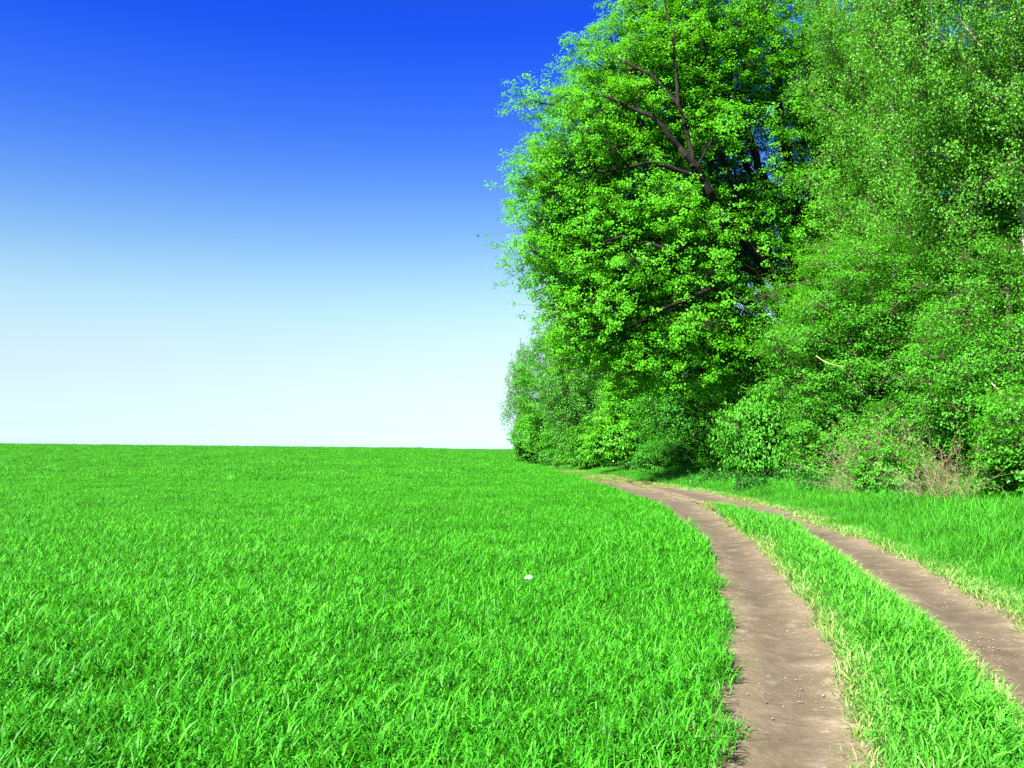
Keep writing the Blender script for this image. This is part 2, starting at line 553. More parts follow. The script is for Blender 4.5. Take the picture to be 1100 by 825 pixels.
# --- grass between the ruts
G_MED = tuft_protos('median_tuft', NV, 16, .07, (.08, .21), (.007, .014), (.1, .7), (.6, 3.6), 5, M_MEDIAN, 4)
G_MEDP = tuft_protos('median_patch', NV, 90, .3, (.11, .24), (.011, .02), (.1, .7), (.4, 2.2), 3, M_MEDIAN, 5)
G_DRY = tuft_protos('trampled_tuft', NV, 12, .07, (.04, .13), (.004, .009), (.5, 1.3), (.2, 1.2), 4, M_DRY, 6)
G_DRYP = tuft_protos('trampled_patch', NV, 60, .35, (.06, .16), (.010, .02), (.4, 1.2), (.2, 1.2), 3, M_DRY, 7)
med = lambda x, y, s=.1: (x > xR(y) + .02 + s * wob(x, y, .2, 15)) & (x < xM(y) - .02 + s * wob(x, y, .2, 16))
mx_, my_ = pts(-2, 8, 1, 17, 260, lambda x, y: med(x, y))
mx2, my2 = pts(2, 7, 16.5, 29, 60, lambda x, y: (x > xR(y) + .2) & (x < xM(y) - .26))


def med_h(x, y):
    d = np.minimum(x - xR(y), xM(y) - x)
    return (.45 + .75 * sstep(0, .4, d)) * (1 - .45 * sstep(18, 27, y)) * (1 + .22 * wob(x, y, .5, 17))


scatter('grass', [
    (G_MED, xyz(mx_, my_), med_h(mx_, my_) * rng.uniform(.8, 1.25, len(mx_)), NV),
    (G_MEDP, xyz(mx2, my2), med_h(mx2, my2) * rng.uniform(.8, 1.15, len(mx2)), NV),
], 'strip of short bright grass growing between the two wheel ruts', 'grass')

# --- trampled yellowish fringe along the ruts
def fringe(x, y):
    d = np.min(np.abs(np.stack([x - xL(y), x - xR(y), x - xM(y), x - xU(y)])), 0)
    inl = ((x > xL(y)) & (x < xR(y))) | ((x > xM(y)) & (x < xU(y)))
    return d, inl


fx, fy = pts(-1, 8, 1.5, 22, 420, lambda x, y: (lambda d, i: rng.uniform(0, 1, len(x)) < np.exp(-(d / np.where(i, .07, .16)) ** 1.5) * (.45 + .5 * wob(x, y, .4, 18)) * np.where(x < xL(y) + .25, .18, 1))(*fringe(x, y)))
fx2, fy2 = pts(2, 9, 20, 62, 90, lambda x, y: (lambda d, i: rng.uniform(0, 1, len(x)) < np.exp(-(d / np.where(i, .14, .35)) ** 1.5) * (.3 + .5 * wob(x, y, .9, 18)))(*fringe(x, y)))
G_FRI = tuft_protos('fringe_tuft', NV, 12, .07, (.05, .15), (.006, .012), (.2, 1.0), (.4, 2.6), 4, M_FRINGE, 26)
G_FRIP = tuft_protos('fringe_patch', NV, 50, .25, (.06, .15), (.010, .018), (.2, 1.0), (.4, 2.4), 3, M_FRINGE, 27)
out_ = lambda x, y: ((x > xR(y) - .03) & (x < xM(y) + .03) & (y < 29)) | (x > xU(y) - .03)
gx, gy = pts(0, 9, 1.5, 20, 330, lambda x, y: out_(x, y) & (rng.uniform(0, 1, len(x)) < np.exp(-(np.minimum(np.abs(x - xR(y)), np.abs(x - xU(y)) * .75) / .26) ** 2) * np.clip(.75 + .6 * wob(x, y, .45, 33), 0, 1) + .5 * np.exp(-(np.abs(x - xM(y)) / .12) ** 2)))
gx2, gy2 = pts(2, 10, 20, 45, 30, lambda x, y: out_(x, y) & (rng.uniform(0, 1, len(x)) < np.exp(-(np.minimum(np.abs(x - xR(y)), np.abs(x - xU(y)) * .65) / .3) ** 2) * np.clip(.7 + .6 * wob(x, y, .9, 34), 0, 1)))
fx3, fy3 = pts(1, 9, 44, 84, 9, lambda x, y: (x > xL(y)) & (x < xU(y) + .3) & (wob(x, y * .4, 1.2, 19) > -.1))
scatter('trampled_grass', [
    (G_DRY, xyz(fx, fy, .0), rng.uniform(.7, 1.4, len(fx)), NV),
    (G_DRYP, xyz(fx2, fy2, .0), rng.uniform(.5, .9, len(fx2)), NV),
    (G_FRI, xyz(gx, gy, .0), rng.uniform(.7, 1.4, len(gx)), NV),
    (G_FRIP, xyz(gx2, gy2, .0), rng.uniform(.6, 1.0, len(gx2)), NV),
    (G_DRYP, xyz(fx3, fy3, .0), rng.uniform(.8, 1.2, len(fx3)), NV),
], 'short pale trampled grass fringing both brown wheel ruts', 'grass')

# --- tall verge grass between the track and the wood
G_VER = tuft_protos('verge_tuft', NV, 24, .12, (.14, .55), (.006, .012), (.02, .6), (.3, 3.4), 6, M_VERGE, 8, .35)
G_VERP = tuft_protos('verge_patch', NV, 210, .5, (.16, .50), (.008, .016), (.02, .6), (.3, 3.0), 4, M_VERGE, 9, .35)


def ver_h(x, y):
    d = x - xU(y)
    return (.3 + .55 * sstep(0, 1.6, d + .2 * wob(x, y, .4, 21)) + .4 * sstep(1.5, 5, d)) * (1 + .3 * wob(x, y, .55, 22) + .15 * wob(x, y, 1.7, 24))


v1x, v1y = pts(3, 17, 4, 17, 120, lambda x, y: (x > xU(y) + .03 + .1 * wob(x, y, .25, 23)) & (x < 14))
v2x, v2y = pts(5, 18, 16.5, 60, 13, lambda x, y: (x > xU(y) + .75 + .15 * wob(x, y, .5, 23)) & (x < xF(y) + 2.5))
ve_x, ve_y = pts(5, 9, 16.5, 40, 90, lambda x, y: (x > xU(y) + .03 + .1 * wob(x, y, .25, 23)) & (x < xU(y) + .8))
v3x, v3y = pts(-8, 18, 58, 138, 7, lambda x, y: (x > xL(y) - .2) & (x < xF(y) + 2.5))
v4x, v4y = pts(2, 7.5, 40, 62, 16, lambda x, y: (x > xL(y)) & (x < xU(y)) & (rng.uniform(0, 1, len(x)) < sstep(42, 60, y)) & (wob(x, y * .5, .7, 25) > -.35))
scatter('verge_grass', [
    (G_VER, xyz(v1x, v1y), ver_h(v1x, v1y) * rng.uniform(.8, 1.2, len(v1x)), NV),
    (G_VER, xyz(ve_x, ve_y), ver_h(ve_x, ve_y) * rng.uniform(.8, 1.2, len(ve_x)), NV),
    (G_VERP, xyz(v2x, v2y), ver_h(v2x, v2y) * rng.uniform(.8, 1.2, len(v2x)), NV),
    (G_VERP, xyz(v3x, v3y), np.minimum(ver_h(v3x, v3y), 1.0) * rng.uniform(.6, 1.0, len(v3x)), NV),
    (G_VERP, xyz(v4x, v4y), rng.uniform(.25, .5, len(v4x)), NV),
], 'tall soft green grass on the verge between track and trees', 'grass')


# ------------------------------------------------------------------ trees
def tubes(P0, P1, r0, r1, sides):
    """tapered prisms along edges"""
    n = len(P0)
    if n == 0:
        return np.zeros((0, 3)), np.zeros((0, 4), int)
    d = nrm(P1 - P0)
    ref = np.where(np.abs(d[:, 2:3]) > .92, np.array([[1., 0, 0]]), np.array([[0, 0, 1.]]))
    u = nrm(np.cross(d, ref))
    w = np.cross(d, u)
    a = np.arange(sides) * 2 * math.pi / sides
    ring = u[:, None] * np.cos(a)[None, :, None] + w[:, None] * np.sin(a)[None, :, None]
    ext = (P1 - P0) * .03
    A = (P0 - ext)[:, None] + ring * r0[:, None, None]
    B = (P1 + ext)[:, None] + ring * r1[:, None, None]
    V = np.concatenate([A, B], 1).reshape(-1, 3)
    k = (np.arange(n) * 2 * sides)[:, None]
    j = np.arange(sides)[None]
    jn = (j + 1) % sides
    F = np.stack([k + j, k + jn, k + sides + jn, k + sides + j], -1).reshape(-1, 4)
    return V, F


def leaves(C, N, size, ratio, r, droop=.2, fold=.18, lv=None, shape='diamond'):
    """one folded leaf per row: C centres, N facing normals"""
    n = len(C)
    N = nrm(N)
    t = r.normal(0, 1, (n, 3))
    t[:, 2] -= droop * 3
    t = nrm(t - N * np.sum(t * N, 1, keepdims=True))
    b = np.cross(N, t)
    s = size * r.uniform(.65, 1.25, (n, 1))
    hw = s * ratio * .5
    f = N * hw * fold * 2
    if shape == 'diamond':
        V = np.stack([C - t * s * .5, C - t * s * .03 + b * hw + f, C + t * s * .5 - N * s * .12, C - t * s * .03 - b * hw + f], 1)
        k = 4
    else:                                           # long pointed hexagonal leaf
        V = np.stack([C - t * s * .5, C - t * s * .2 + b * hw + f, C + t * s * .15 + b * hw * .8 + f, C + t * s * .55 - N * s * .15,
                      C + t * s * .15 - b * hw * .8 + f, C - t * s * .2 - b * hw + f], 1)
        k = 6
    F = np.arange(n * k).reshape(n, k)
    if lv is None:
        lv = r.uniform(0, 1, n)
    return V.reshape(-1, 3), F, np.repeat(lv, k)


def ell_points(e, n, r, shell, sep):
    """points in an ellipsoid (cx,cy,cz,rx,ry,rz), crowding to its skin, at least sep apart"""
    out = []
    c, q = np.array(e[:3]), np.array(e[3:6])
    for _ in range(n * 30):
        if len(out) >= n:
            break
        d = r.normal(0, 1, 3)
        d /= np.linalg.norm(d)
        k = r.uniform(0, 1) ** shell
        k *= 1 + .12 * math.sin(5 * d[0] + 3 * d[2] + e[0]) + .08 * math.sin(7 * d[1] - 6 * d[2])
        p = c + d * q * k
        if sep and out and np.min(np.linalg.norm(np.array(out) - p, axis=1)) < sep:
            continue
        out.append(p)
    return out


def build_tree(name, at, trunks, ells, kind, label, cat, seed, lobe_r=1.2, tufts=12, per=24, tuft_r=.42, leaf=.15, ratio=.62, flat=.6,
               bark=None, twig_r=.006, droop=.2, hang=0., upn=.7, outn=.6, shell=.28, sep=1.0, r_exp=.46, part=('trunk', 'crown'), shape='diamond',
               dead=(), rand=.8, clear=0., proto=None, group=None):
    """a grown tree: lobes are sampled in the crown ellipsoids, joined to the trunk by the shortest cheap route, and bear tufts of leaves"""
    r = np.random.default_rng(seed)
    at = np.array(at, float)
    P, par, pl, fixed = [], [], [], []
    for ti, tk in enumerate(trunks):                # polyline of (x,y,z,radius)
        pts_ = np.array(tk, float)
        prev = -1
        if ti:                                      # a limb or second stem starts at the nearest node
            prev = int(np.argmin(np.linalg.norm(np.array(P) - pts_[0, :3], axis=1)))
            if np.linalg.norm(P[prev] - pts_[0, :3]) > 1.2:
                prev = -1
        for a, b in zip(pts_[:-1], pts_[1:]):
            k = max(1, int(np.linalg.norm(b[:3] - a[:3]) / .55))
            for s in range(k):
                q = a + (b - a) * s / k
                j = np.array([r.normal(0, .05), r.normal(0, .05), 0]) * (1 if q[2] > .4 else 0)
                P.append(q[:3] + j)
                fixed.append(q[3])
                par.append(prev)
                pl.append(0 if prev < 0 else pl[prev] + .55)
                prev = len(P) - 1
        P.append(pts_[-1, :3])
        fixed.append(pts_[-1, 3])
        par.append(prev)
        pl.append(pl[prev] + .55)
    root = np.array(P[0])
    lobes = []
    for e in ells:
        lobes += ell_points(e, int(e[6]), r, shell, sep)
    lobes = np.array(lobes)
    order = np.argsort(np.linalg.norm(lobes - np.array([root[0], root[1], np.mean(lobes[:, 2]) * .6]), axis=1))
    zmin = .25 * max(1.2, lobes[:, 2].min())
    lobe_nodes = []
    for li in order:
        q = lobes[li]
        A = np.array(P)
        d = q - A
        dist = np.linalg.norm(d, axis=1)
        cost = dist + .42 * np.array(pl) + np.where(A[:, 2] > q[2] + .3 * dist, dist * .5, 0) + np.where(A[:, 2] < zmin, 1.5, 0)
        j = int(np.argmin(cost))
        L0 = dist[j]
        k = max(2, int(L0 / .6))
        pd = P[j] - P[par[j]] if par[j] >= 0 else np.array([0, 0, 1.])
        pd = pd / (np.linalg.norm(pd) + 1e-6)
        ctrl = P[j] + (pd * .35 + d[j] / (L0 + 1e-6) * .3 + np.array([0, 0, .12])) * L0 * .75
        prev = j
        for s in range(1, k + 1):
            u = s / k
            w = (1 - u) ** 2 * P[j] + 2 * u * (1 - u) * ctrl + u * u * q
            if s < k:
                w = w + r.normal(0, .055 * min(L0, 2.0), 3)
            P.append(w)
            fixed.append(0)
            par.append(prev)
            pl.append(pl[prev] + L0 / k)
            prev = len(P) - 1
        lobe_nodes.append(prev)
    # tufts round every lobe
    n_struct = len(P)
    A = np.array(P)
    T, owner, lobec = [], [], []
    for ln in lobe_nodes:
        m = max(3, int(tufts * r.uniform(.6, 1.4)))
        o = r.normal(0, 1, (m, 3))
        o = nrm(o) * (r.uniform(.15, 1, (m, 1)) ** .6) * lobe_r * r.uniform(.75, 1.2) * np.array([1, 1, flat + .15])
        T.append(A[ln] + o)
        owner.append(np.full(m, ln))
        lobec.append(np.repeat(A[ln][None], m, 0))
    T, owner, lobec = np.concatenate(T), np.concatenate(owner), np.concatenate(lobec)
    keep = T[:, 2] > gz(at[0], at[1]) * 0 + .12
    if clear:                                       # big limbs are bare: leaves grow on the outer twigs
        big = A[np.array(fixed) > .04]
        keep &= np.array([np.min(np.sum((big - q) ** 2, 1)) > clear ** 2 for q in T])
    T, owner, lobec = T[keep], owner[keep], lobec[keep]
    # radii by the pipe model
    cnt = np.zeros(n_struct)
    np.add.at(cnt, owner, 1)
    par_a = np.array(par)
    for i in range(n_struct - 1, -1, -1):
        if par_a[i] >= 0:
            cnt[par_a[i]] += cnt[i]
    rad = np.maximum(twig_r * np.maximum(cnt, 1) ** r_exp, np.array(fixed))
    e = np.where(par_a >= 0)[0]
    p0, p1 = A[par_a[e]], A[e]
    ra, rb = rad[par_a[e]], rad[e]
    fx_ = np.array(fixed)[e]
    ra = np.where(fx_ > 0, np.minimum(ra, np.maximum(rb * 1.25, rb + .01)), np.minimum(ra, rb * 1.6))
    thick = rb > .05
    Vs, Fs, off = [], [], 0
    for msk, sd in ((thick, 9), (~thick, 4)):
        V, F = tubes(p0[msk], p1[msk], ra[msk], rb[msk], sd)
        Vs.append(V)
        Fs.append(F + off)
        off += len(V)
    mid = (A[owner] + T) / 2 + r.normal(0, .05, T.shape)
    rt = np.full(len(T), twig_r)
    for a_, b_, x_, y_ in ((A[owner], mid, rt * 1.2, rt), (mid, T, rt, rt * .5)):
        V, F = tubes(a_, b_, x_, y_, 3)
        Vs.append(V)
        Fs.append(F + off)
        off += len(V)
    wood = np_mesh(name + '_' + part[0], np.concatenate(Vs), [np.concatenate(Fs)], smooth=True)
    if bark is M_BARKB:
        wood.materials.append(M_BARKB)
        wood.materials.append(M_TWIG)
        nthick = int(thick.sum()) * 9
        mi = np.ones(len(wood.polygons), np.int32)
        mi[:nthick] = 0
        wood.polygons.foreach_set('material_index', mi)
    # leaves
    tv = r.uniform(0, 1, len(T))
    nper = r.poisson(per, len(T))
    idx = np.repeat(np.arange(len(T)), nper)
    o = r.normal(0, .5, (len(idx), 3)) * tuft_r * np.array([1, 1, flat])
    if hang:
        o[:, :2] *= .55
        o[:, 2] = -np.abs(r.normal(0, .55, len(idx))) * hang
    C = T[idx] + o
    out = nrm(T - lobec)[idx]
    out2 = nrm(T - np.array([root[0], root[1], np.mean(T[:, 2])]))[idx]
    Nn = np.array([0, 0, upn]) + out * outn * .6 + out2 * outn * .6 + r.normal(0, 1, C.shape) * rand * .55
    lvv = np.clip(.55 * r.uniform(0, 1, len(idx)) + .45 * tv[idx], 0, 1)
    V, F, lv = leaves(C, Nn, leaf, ratio, r, droop=droop, lv=lvv, shape=shape)
    crown = np_mesh(name + '_' + part[1], V, [F], lv)
    if proto is not None:                           # a palette tree for the wood behind
        off = len(wood.vertices)
        for me, m in ((wood, bark or M_BARK), (crown, LEAF[kind])):
            me.materials.append(m)
            ob = bpy.data.objects.new(name, me)
            proto.append(ob)
        return None
    root_o = bpy.data.objects.new(name, None)
    root_o.empty_display_size = .5
    COL.objects.link(root_o)
    root_o.location = (at[0], at[1], float(gz(at[0], at[1])) - .03)
    tag(root_o, label, cat, group)
    link(part[0], wood, bark or M_BARK, root_o)
    link(part[1], crown, LEAF[kind], root_o)
    for q0, q1, rr in dead:                         # bare broken branches showing among the leaves
        a, b = np.array(q0, float), np.array(q1, float)
        c = (a + b) / 2 + r.normal(0, .06, 3) * np.linalg.norm(b - a)
        P0 = np.array([a, (a + c) / 2 + r.normal(0, .02, 3), c, (b + c) / 2])
        P1 = np.vstack([P0[1:], b[None]])
        rs = np.linspace(rr, rr * .45, 5)
        V, F = tubes(P0, P1, rs[:-1], rs[1:], 6)
        dl = link('dead_branch', np_mesh('dead_branch', V, [F], smooth=True), M_PALE, root_o)
        dl['label'] = 'bare pale broken branch sticking out'
    return root_o


# --- the big oak leaning out of the wood (coordinates relative to its foot)
build_tree('oak_tree', (13.6, 45, 0),
           [[(0, 0, 0, .429), (.1, -.1, 3, .359), (.3, 0, 7, .328), (.35, .1, 11, .296), (.2, .3, 15, .234), (-.3, .4, 19, .156), (-.6, .3, 23, .078)],
            [(.3, 0, 8.2, .234), (-2.2, -2.4, 10.4, .218), (-4.1, -3.9, 11.9, .195), (-5.6, -5.0, 13.9, .156), (-7.4, -5.3, 16.0, .101), (-9.8, -5.0, 17.2, .055)],
            [(-5.6, -5.0, 13.9, .11), (-6.3, -5.2, 16.6, .085), (-6.4, -4.8, 20, .055), (-7.2, -4.4, 23, .03)],
            [(-5.2, -4.8, 13.4, .109), (-7.4, -5.4, 14.0, .094), (-9.6, -5.2, 13.6, .062), (-11.6, -4.6, 14.4, .039)],
            [(.2, 0, 7.2, .172), (-2.6, -3.0, 9.6, .156), (-5.0, -5.2, 10.2, .125), (-7.0, -5.6, 10.1, .101), (-8.8, -5.4, 10.7, .070), (-10.8, -4.6, 10.2, .039)],
            [(.2, 0, 6.6, .156), (-2.8, -3.4, 8.0, .133), (-5.0, -5.2, 8.5, .109), (-7.4, -5.4, 7.4, .070), (-9.2, -5.2, 6.4, .039)],
            [(-6.3, -5.2, 16.6, .094), (-7.6, -5.2, 18.0, .078), (-9.0, -4.6, 19.0, .047)],
            [(.3, .1, 10.5, .156), (.9, -.9, 14, .117), (1.4, -1.8, 18, .078), (1.6, -1.8, 22, .047)],
            [(.3, 0, 9.6, .156), (-.8, -.9, 13, .125), (-2.6, -1.6, 17, .094), (-3.6, -1.8, 21, .055)]],
           [(-5.2, -1.4, 20.4, 4.4, 4.0, 5.4, 100), (-8.4, -2.2, 15.4, 4.8, 4.2, 4.6, 120), (-8.0, -2.6, 10.0, 5.2, 4.0, 3.4, 100), (-1.6, -.4, 19.2, 5.2, 4.6, 6.4, 125),
            (-3.0, .8, 13.0, 4.0, 2.6, 3.8, 60), (-5.6, -3.0, 6.6, 4.6, 3.0, 2.2, 60), (3.0, .2, 15.6, 3.2, 4.2, 6.6, 80), (-10.6, -2.6, 12.6, 3.0, 3.0, 4.0, 60),
            (-7.8, -2.2, 18.4, 3.0, 3.4, 3.0, 44), (-9.0, -3.2, 7.6, 3.6, 3.0, 2.6, 52), (-4.6, .2, 10.2, 3.6, 2.6, 3.4, 44), (3.4, .6, 9.6, 2.4, 2.6, 3.6, 34), (-.6, -2.4, 12.0, 2.8, 1.8, 3.0, 18), (1.0, -2.0, 9.0, 2.4, 1.8, 1.8, 10)]
            ,
           'oak', 'tall leaning oak with dark limbs overhanging the field, largest tree in view', 'tree', 11,
           lobe_r=1.7, tufts=27, per=33, tuft_r=.29, leaf=.11, ratio=.72, flat=.55, sep=.85, shell=.42, upn=.7, outn=.6, clear=.75, rand=.62)

# --- birches on the right, fine hanging sprays
build_tree('birch_tree', (16.8, 30, 0),
           [[(0, 0, 0, .22), (.1, 0, 6, .19), (-.1, .1, 13, .13), (-.2, 0, 20, .07), (-.3, 0, 24, .03)]],
           [(-1.2, -.6, 17.6, 3.9, 3.4, 6.4, 150), (-.4, -.8, 11.6, 4.0, 3.0, 4.4, 110), (1.4, -.2, 15.0, 3.4, 3.2, 6.5, 90), (-3.4, -.4, 14.2, 2.0, 2.4, 3.6, 40), (2.6, -.4, 10.0, 3.0, 2.6, 4.0, 60)],
           'birch', 'tall silver birch with fine glittering leaves at the photo\'s upper right edge', 'tree', 21,
           lobe_r=.95, tufts=15, per=40, tuft_r=.5, leaf=.08, ratio=.75, flat=.8, hang=.5, bark=M_BARKB, twig_r=.004, droop=.55, upn=.35, rand=1.1, sep=.8, r_exp=.42,
           dead=[((-1.9, -3.2, 7.2), (-1.95, -3.3, 7.9), .022), ((-3.5, -3.0, 14.4), (-2.7, -2.8, 13.6), .035), ((-1.0, -3.6, 11.7), (-.6, -3.6, 11.3), .04), ((-.5, -3.6, 8.7), (.5, -3.6, 8.0), .035)])
build_tree('birch_tree', (15.4, 37, 0),
           [[(0, 0, 0, .2), (-.1, 0, 7, .17), (.2, .1, 14, .12), (.1, 0, 21, .06), (0, 0, 25, .03)]],
           [(-.2, -.4, 18.4, 3.2, 3.0, 7.2, 110), (-.4, -.4, 11.6, 3.0, 2.8, 4.0, 60)],
           'birch', 'silver birch with grey green leaves between the oak and the corner birch', 'tree', 22,
           lobe_r=.95, tufts=15, per=38, tuft_r=.5, leaf=.085, ratio=.75, flat=.8, hang=.5, bark=M_BARKB, twig_r=.004, droop=.55, upn=.35, rand=1.1, sep=.85, r_exp=.42)

# --- understorey trees along the wood's edge
build_tree('hornbeam_tree', (13.9, 35, 0),
           [[(0, 0, 0, .16), (-.2, -.1, 3, .13), (-.3, -.2, 6.5, .08), (-.2, -.2, 9, .04)]],
           [(-.2, -.8, 7.2, 3.6, 2.6, 2.9, 90), (.6, -.7, 4.6, 3.4, 2.4, 2.4, 70), (-2.4, -.6, 5.2, 2.2, 2.0, 2.4, 40), (3.2, -.4, 6.6, 2.2, 2.2, 3.2, 44)],
           'hornbeam', 'bright green hornbeam with layered sprays below the oak trunk', 'tree', 31,
           lobe_r=1.1, tufts=18, per=30, tuft_r=.34, leaf=.085, ratio=.62, flat=.4, upn=1.0, sep=.62, bark=M_TWIG, twig_r=.005,
           dead=[((-3.4, -3.0, 4.75), (-2.5, -3.1, 4.35), .02), ((2.2, -2.9, 9.2), (4.2, -3.0, 9.9), .04)])
build_tree('hazel_tree', (15.0, 28, 0),
           [[(0, 0, 0, .13), (.1, 0, 2.5, .1), (0, -.1, 5, .06), (0, -.1, 6.6, .03)], [(.1, 0, .2, .1), (-1, -.3, 2.8, .07), (-1.6, -.5, 5, .03)]],
           [(.2, -.4, 5.6, 2.8, 2.2, 2.4, 80), (-.8, -.5, 3.4, 2.4, 1.8, 1.8, 56), (2.2, -.2, 4.2, 2.2, 2.0, 3.0, 50)],
           'shrub', 'multi-stemmed hazel behind the dry brush at the photo\'s right edge', 'tree', 32,
           lobe_r=1.0, tufts=18, per=28, tuft_r=.32, leaf=.07, ratio=.75, flat=.5, sep=.6, bark=M_TWIG, twig_r=.004,
           dead=[((-1.7, -2.2, 3.4), (-1.1, -2.3, 2.7), .02), ((-.4, -2.2, 4.6), (-.9, -2.3, 4.1), .02)])
build_tree('elm_tree', (10.8, 57, 0),
           [[(0, 0, 0, .2), (.2, 0, 3, .16), (.1, 0, 7, .1), (0, 0, 10, .04)]],
           [(.4, -.4, 7.0, 3.4, 2.4, 3.8, 110), (-.4, -.6, 3.2, 3.0, 2.0, 2.4, 76), (2.2, .2, 4.6, 2.6, 2.2, 4.0, 60)],
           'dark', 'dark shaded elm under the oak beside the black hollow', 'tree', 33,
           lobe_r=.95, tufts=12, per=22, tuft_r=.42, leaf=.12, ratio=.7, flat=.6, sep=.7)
build_tree('maple_tree', (7.4, 60, 0),
           [[(0, 0, 0, .12), (.1, 0, 2, .09), (0, 0, 4.6, .05), (0, 0, 6.2, .03)]],
           [(.1, -.3, 5.0, 1.4, 1.3, 1.8, 40), (.5, -.5, 2.9, 1.9, 1.6, 1.9, 56), (-.8, -.3, 2.2, 1.6, 1.4, 1.5, 36)],
           'maple', 'small bright yellow-green maple standing in front of the darker elm', 'tree', 34,
           lobe_r=.95, tufts=15, per=22, tuft_r=.36, leaf=.13, ratio=.85, flat=.5, sep=.55, upn=.9)
build_tree('birch_tree', (6.4, 74, 0),
           [[(0, 0, 0, .18), (.1, 0, 5, .15), (0, 0, 10, .09), (0, 0, 13.4, .03)]],
           [(.0, -.4, 10.4, 3.6, 2.8, 5.4, 140), (.4, -.6, 4.6, 3.4, 2.6, 3.0, 80), (-2.6, -.2, 6.6, 1.8, 2.0, 3.2, 40)],
           'birch_far', 'dull green birch behind the small maple, below the oak\'s lowest boughs', 'tree', 35,
           lobe_r=1.0, tufts=12, per=26, tuft_r=.5, leaf=.125, ratio=.75, flat=.8, hang=.5, bark=M_BARKB, twig_r=.005, droop=.5, upn=.4, rand=1.0, sep=.8, r_exp=.42)
build_tree('lime_tree', (4.3, 92, 0),
           [[(0, 0, 0, .2), (.1, 0, 4, .16), (0, 0, 8, .1), (0, 0, 11, .04)]],
           [(.2, -.4, 8.4, 3.8, 2.8, 5.4, 140), (.6, -.8, 3.2, 3.4, 2.4, 2.6, 80)],
           'hornbeam', 'rounded green lime tree near the far end of the wood', 'tree', 36,
           lobe_r=1.1, tufts=12, per=24, tuft_r=.5, leaf=.16, ratio=.8, flat=.6, sep=.8)
build_tree('birch_tree', (1.0, 112, 0),
           [[(0, 0, 0, .16), (.1, 0, 6, .12), (-.1, 0, 11, .07), (0, 0, 15, .03)]],
           [(.3, 0, 10.4, 1.5, 1.6, 4.6, 60), (-.5, 0, 7.4, 1.4, 1.4, 3.8, 30), (1.6, 0, 5.4, 1.6, 1.6, 3.4, 34)],
           'birch_far', 'slender far birch with thin hanging sprays against the pale sky', 'tree', 37,
           lobe_r=.9, tufts=8, per=18, tuft_r=.5, leaf=.15, ratio=.7, flat=.8, hang=1.3, bark=M_BARKB, twig_r=.008, droop=.6, upn=.3, rand=1.1, sep=.8, r_exp=.42)
build_tree('oak_tree', (19.6, 50, 0),
           [[(0, 0, 0, .4), (.1, 0, 8, .33), (0, .1, 15, .24), (0, 0, 22, .1)]],
           [(-.4, 0, 20.5, 5.4, 4.0, 6.5, 190), (-1.0, 0, 12.6, 5.0, 3.6, 4.4, 90)],
           'oak_far', 'darker oak standing behind and right of the big leaning oak', 'tree', 38,
           lobe_r=1.2, tufts=12, per=18, tuft_r=.45, leaf=.18, ratio=.62, flat=.6, sep=1.0)

build_tree('field_maple_tree', (12.2, 42.5, 0),
           [[(0, 0, 0, .14), (.1, 0, 3, .11), (0, 0, 6, .07), (0, 0, 8.6, .03)]],
           [(0, -.3, 6.2, 2.6, 2.0, 2.6, 70), (.4, -.3, 3.2, 2.6, 1.8, 1.8, 50)],
           'shrub', 'field maple directly behind the drooping-leaved shrub, left of the hornbeam', 'tree', 39,
           lobe_r=1.0, tufts=16, per=26, tuft_r=.36, leaf=.10, ratio=.8, flat=.5, sep=.65, bark=M_TWIG)
build_tree('hazel_tree', (9.4, 66, 0),
           [[(0, 0, 0, .14), (.1, 0, 4, .11), (0, 0, 8, .07), (0, 0, 11.5, .03)]],
           [(0, -.3, 8.0, 2.8, 2.2, 3.8, 90), (.2, -.3, 4.0, 2.8, 2.0, 2.6, 60)],
           'hornbeam', 'hazel rising between the dull birch and the dark elm', 'tree', 40,
           lobe_r=1.1, tufts=15, per=26, tuft_r=.42, leaf=.13, ratio=.75, flat=.5, sep=.7, bark=M_TWIG)

# --- shrubs along the foot of the wood
SH = dict(part=('stem', 'foliage'), bark=M_TWIG, twig_r=.004, sep=.34, r_exp=.42)


def shrub(name, x, y, h, w, kind, label, seed, leaf=.09, per=22, n=46, ratio=.6, shape='diamond', droop=.3, lobe=.5, d=None, flat=.6, upn=.7, dead=()):
    d = d or w * .8
    st = [[(0, 0, 0, .05), (0, 0, h * .4, .035), (.1, 0, h * .75, .015)], [(.05, 0, .05, .04), (-w * .3, -.1, h * .35, .025), (-w * .5, -.2, h * .6, .012)],
          [(.05, 0, .05, .04), (w * .35, -.1, h * .35, .025), (w * .55, 0, h * .6, .012)]]
    build_tree(name, (x, y, 0), st, [(0, -.1, h * .58, w, d, h * .42, n), (0, -.2, h * .25, w * 1.05, d, h * .25, n // 3)], kind, label, 'shrub', seed,
               lobe_r=lobe * 1.25, tufts=14, per=per, tuft_r=lobe * .45, leaf=leaf, ratio=ratio, shape=shape, droop=droop, flat=flat, upn=upn, dead=dead, **SH)


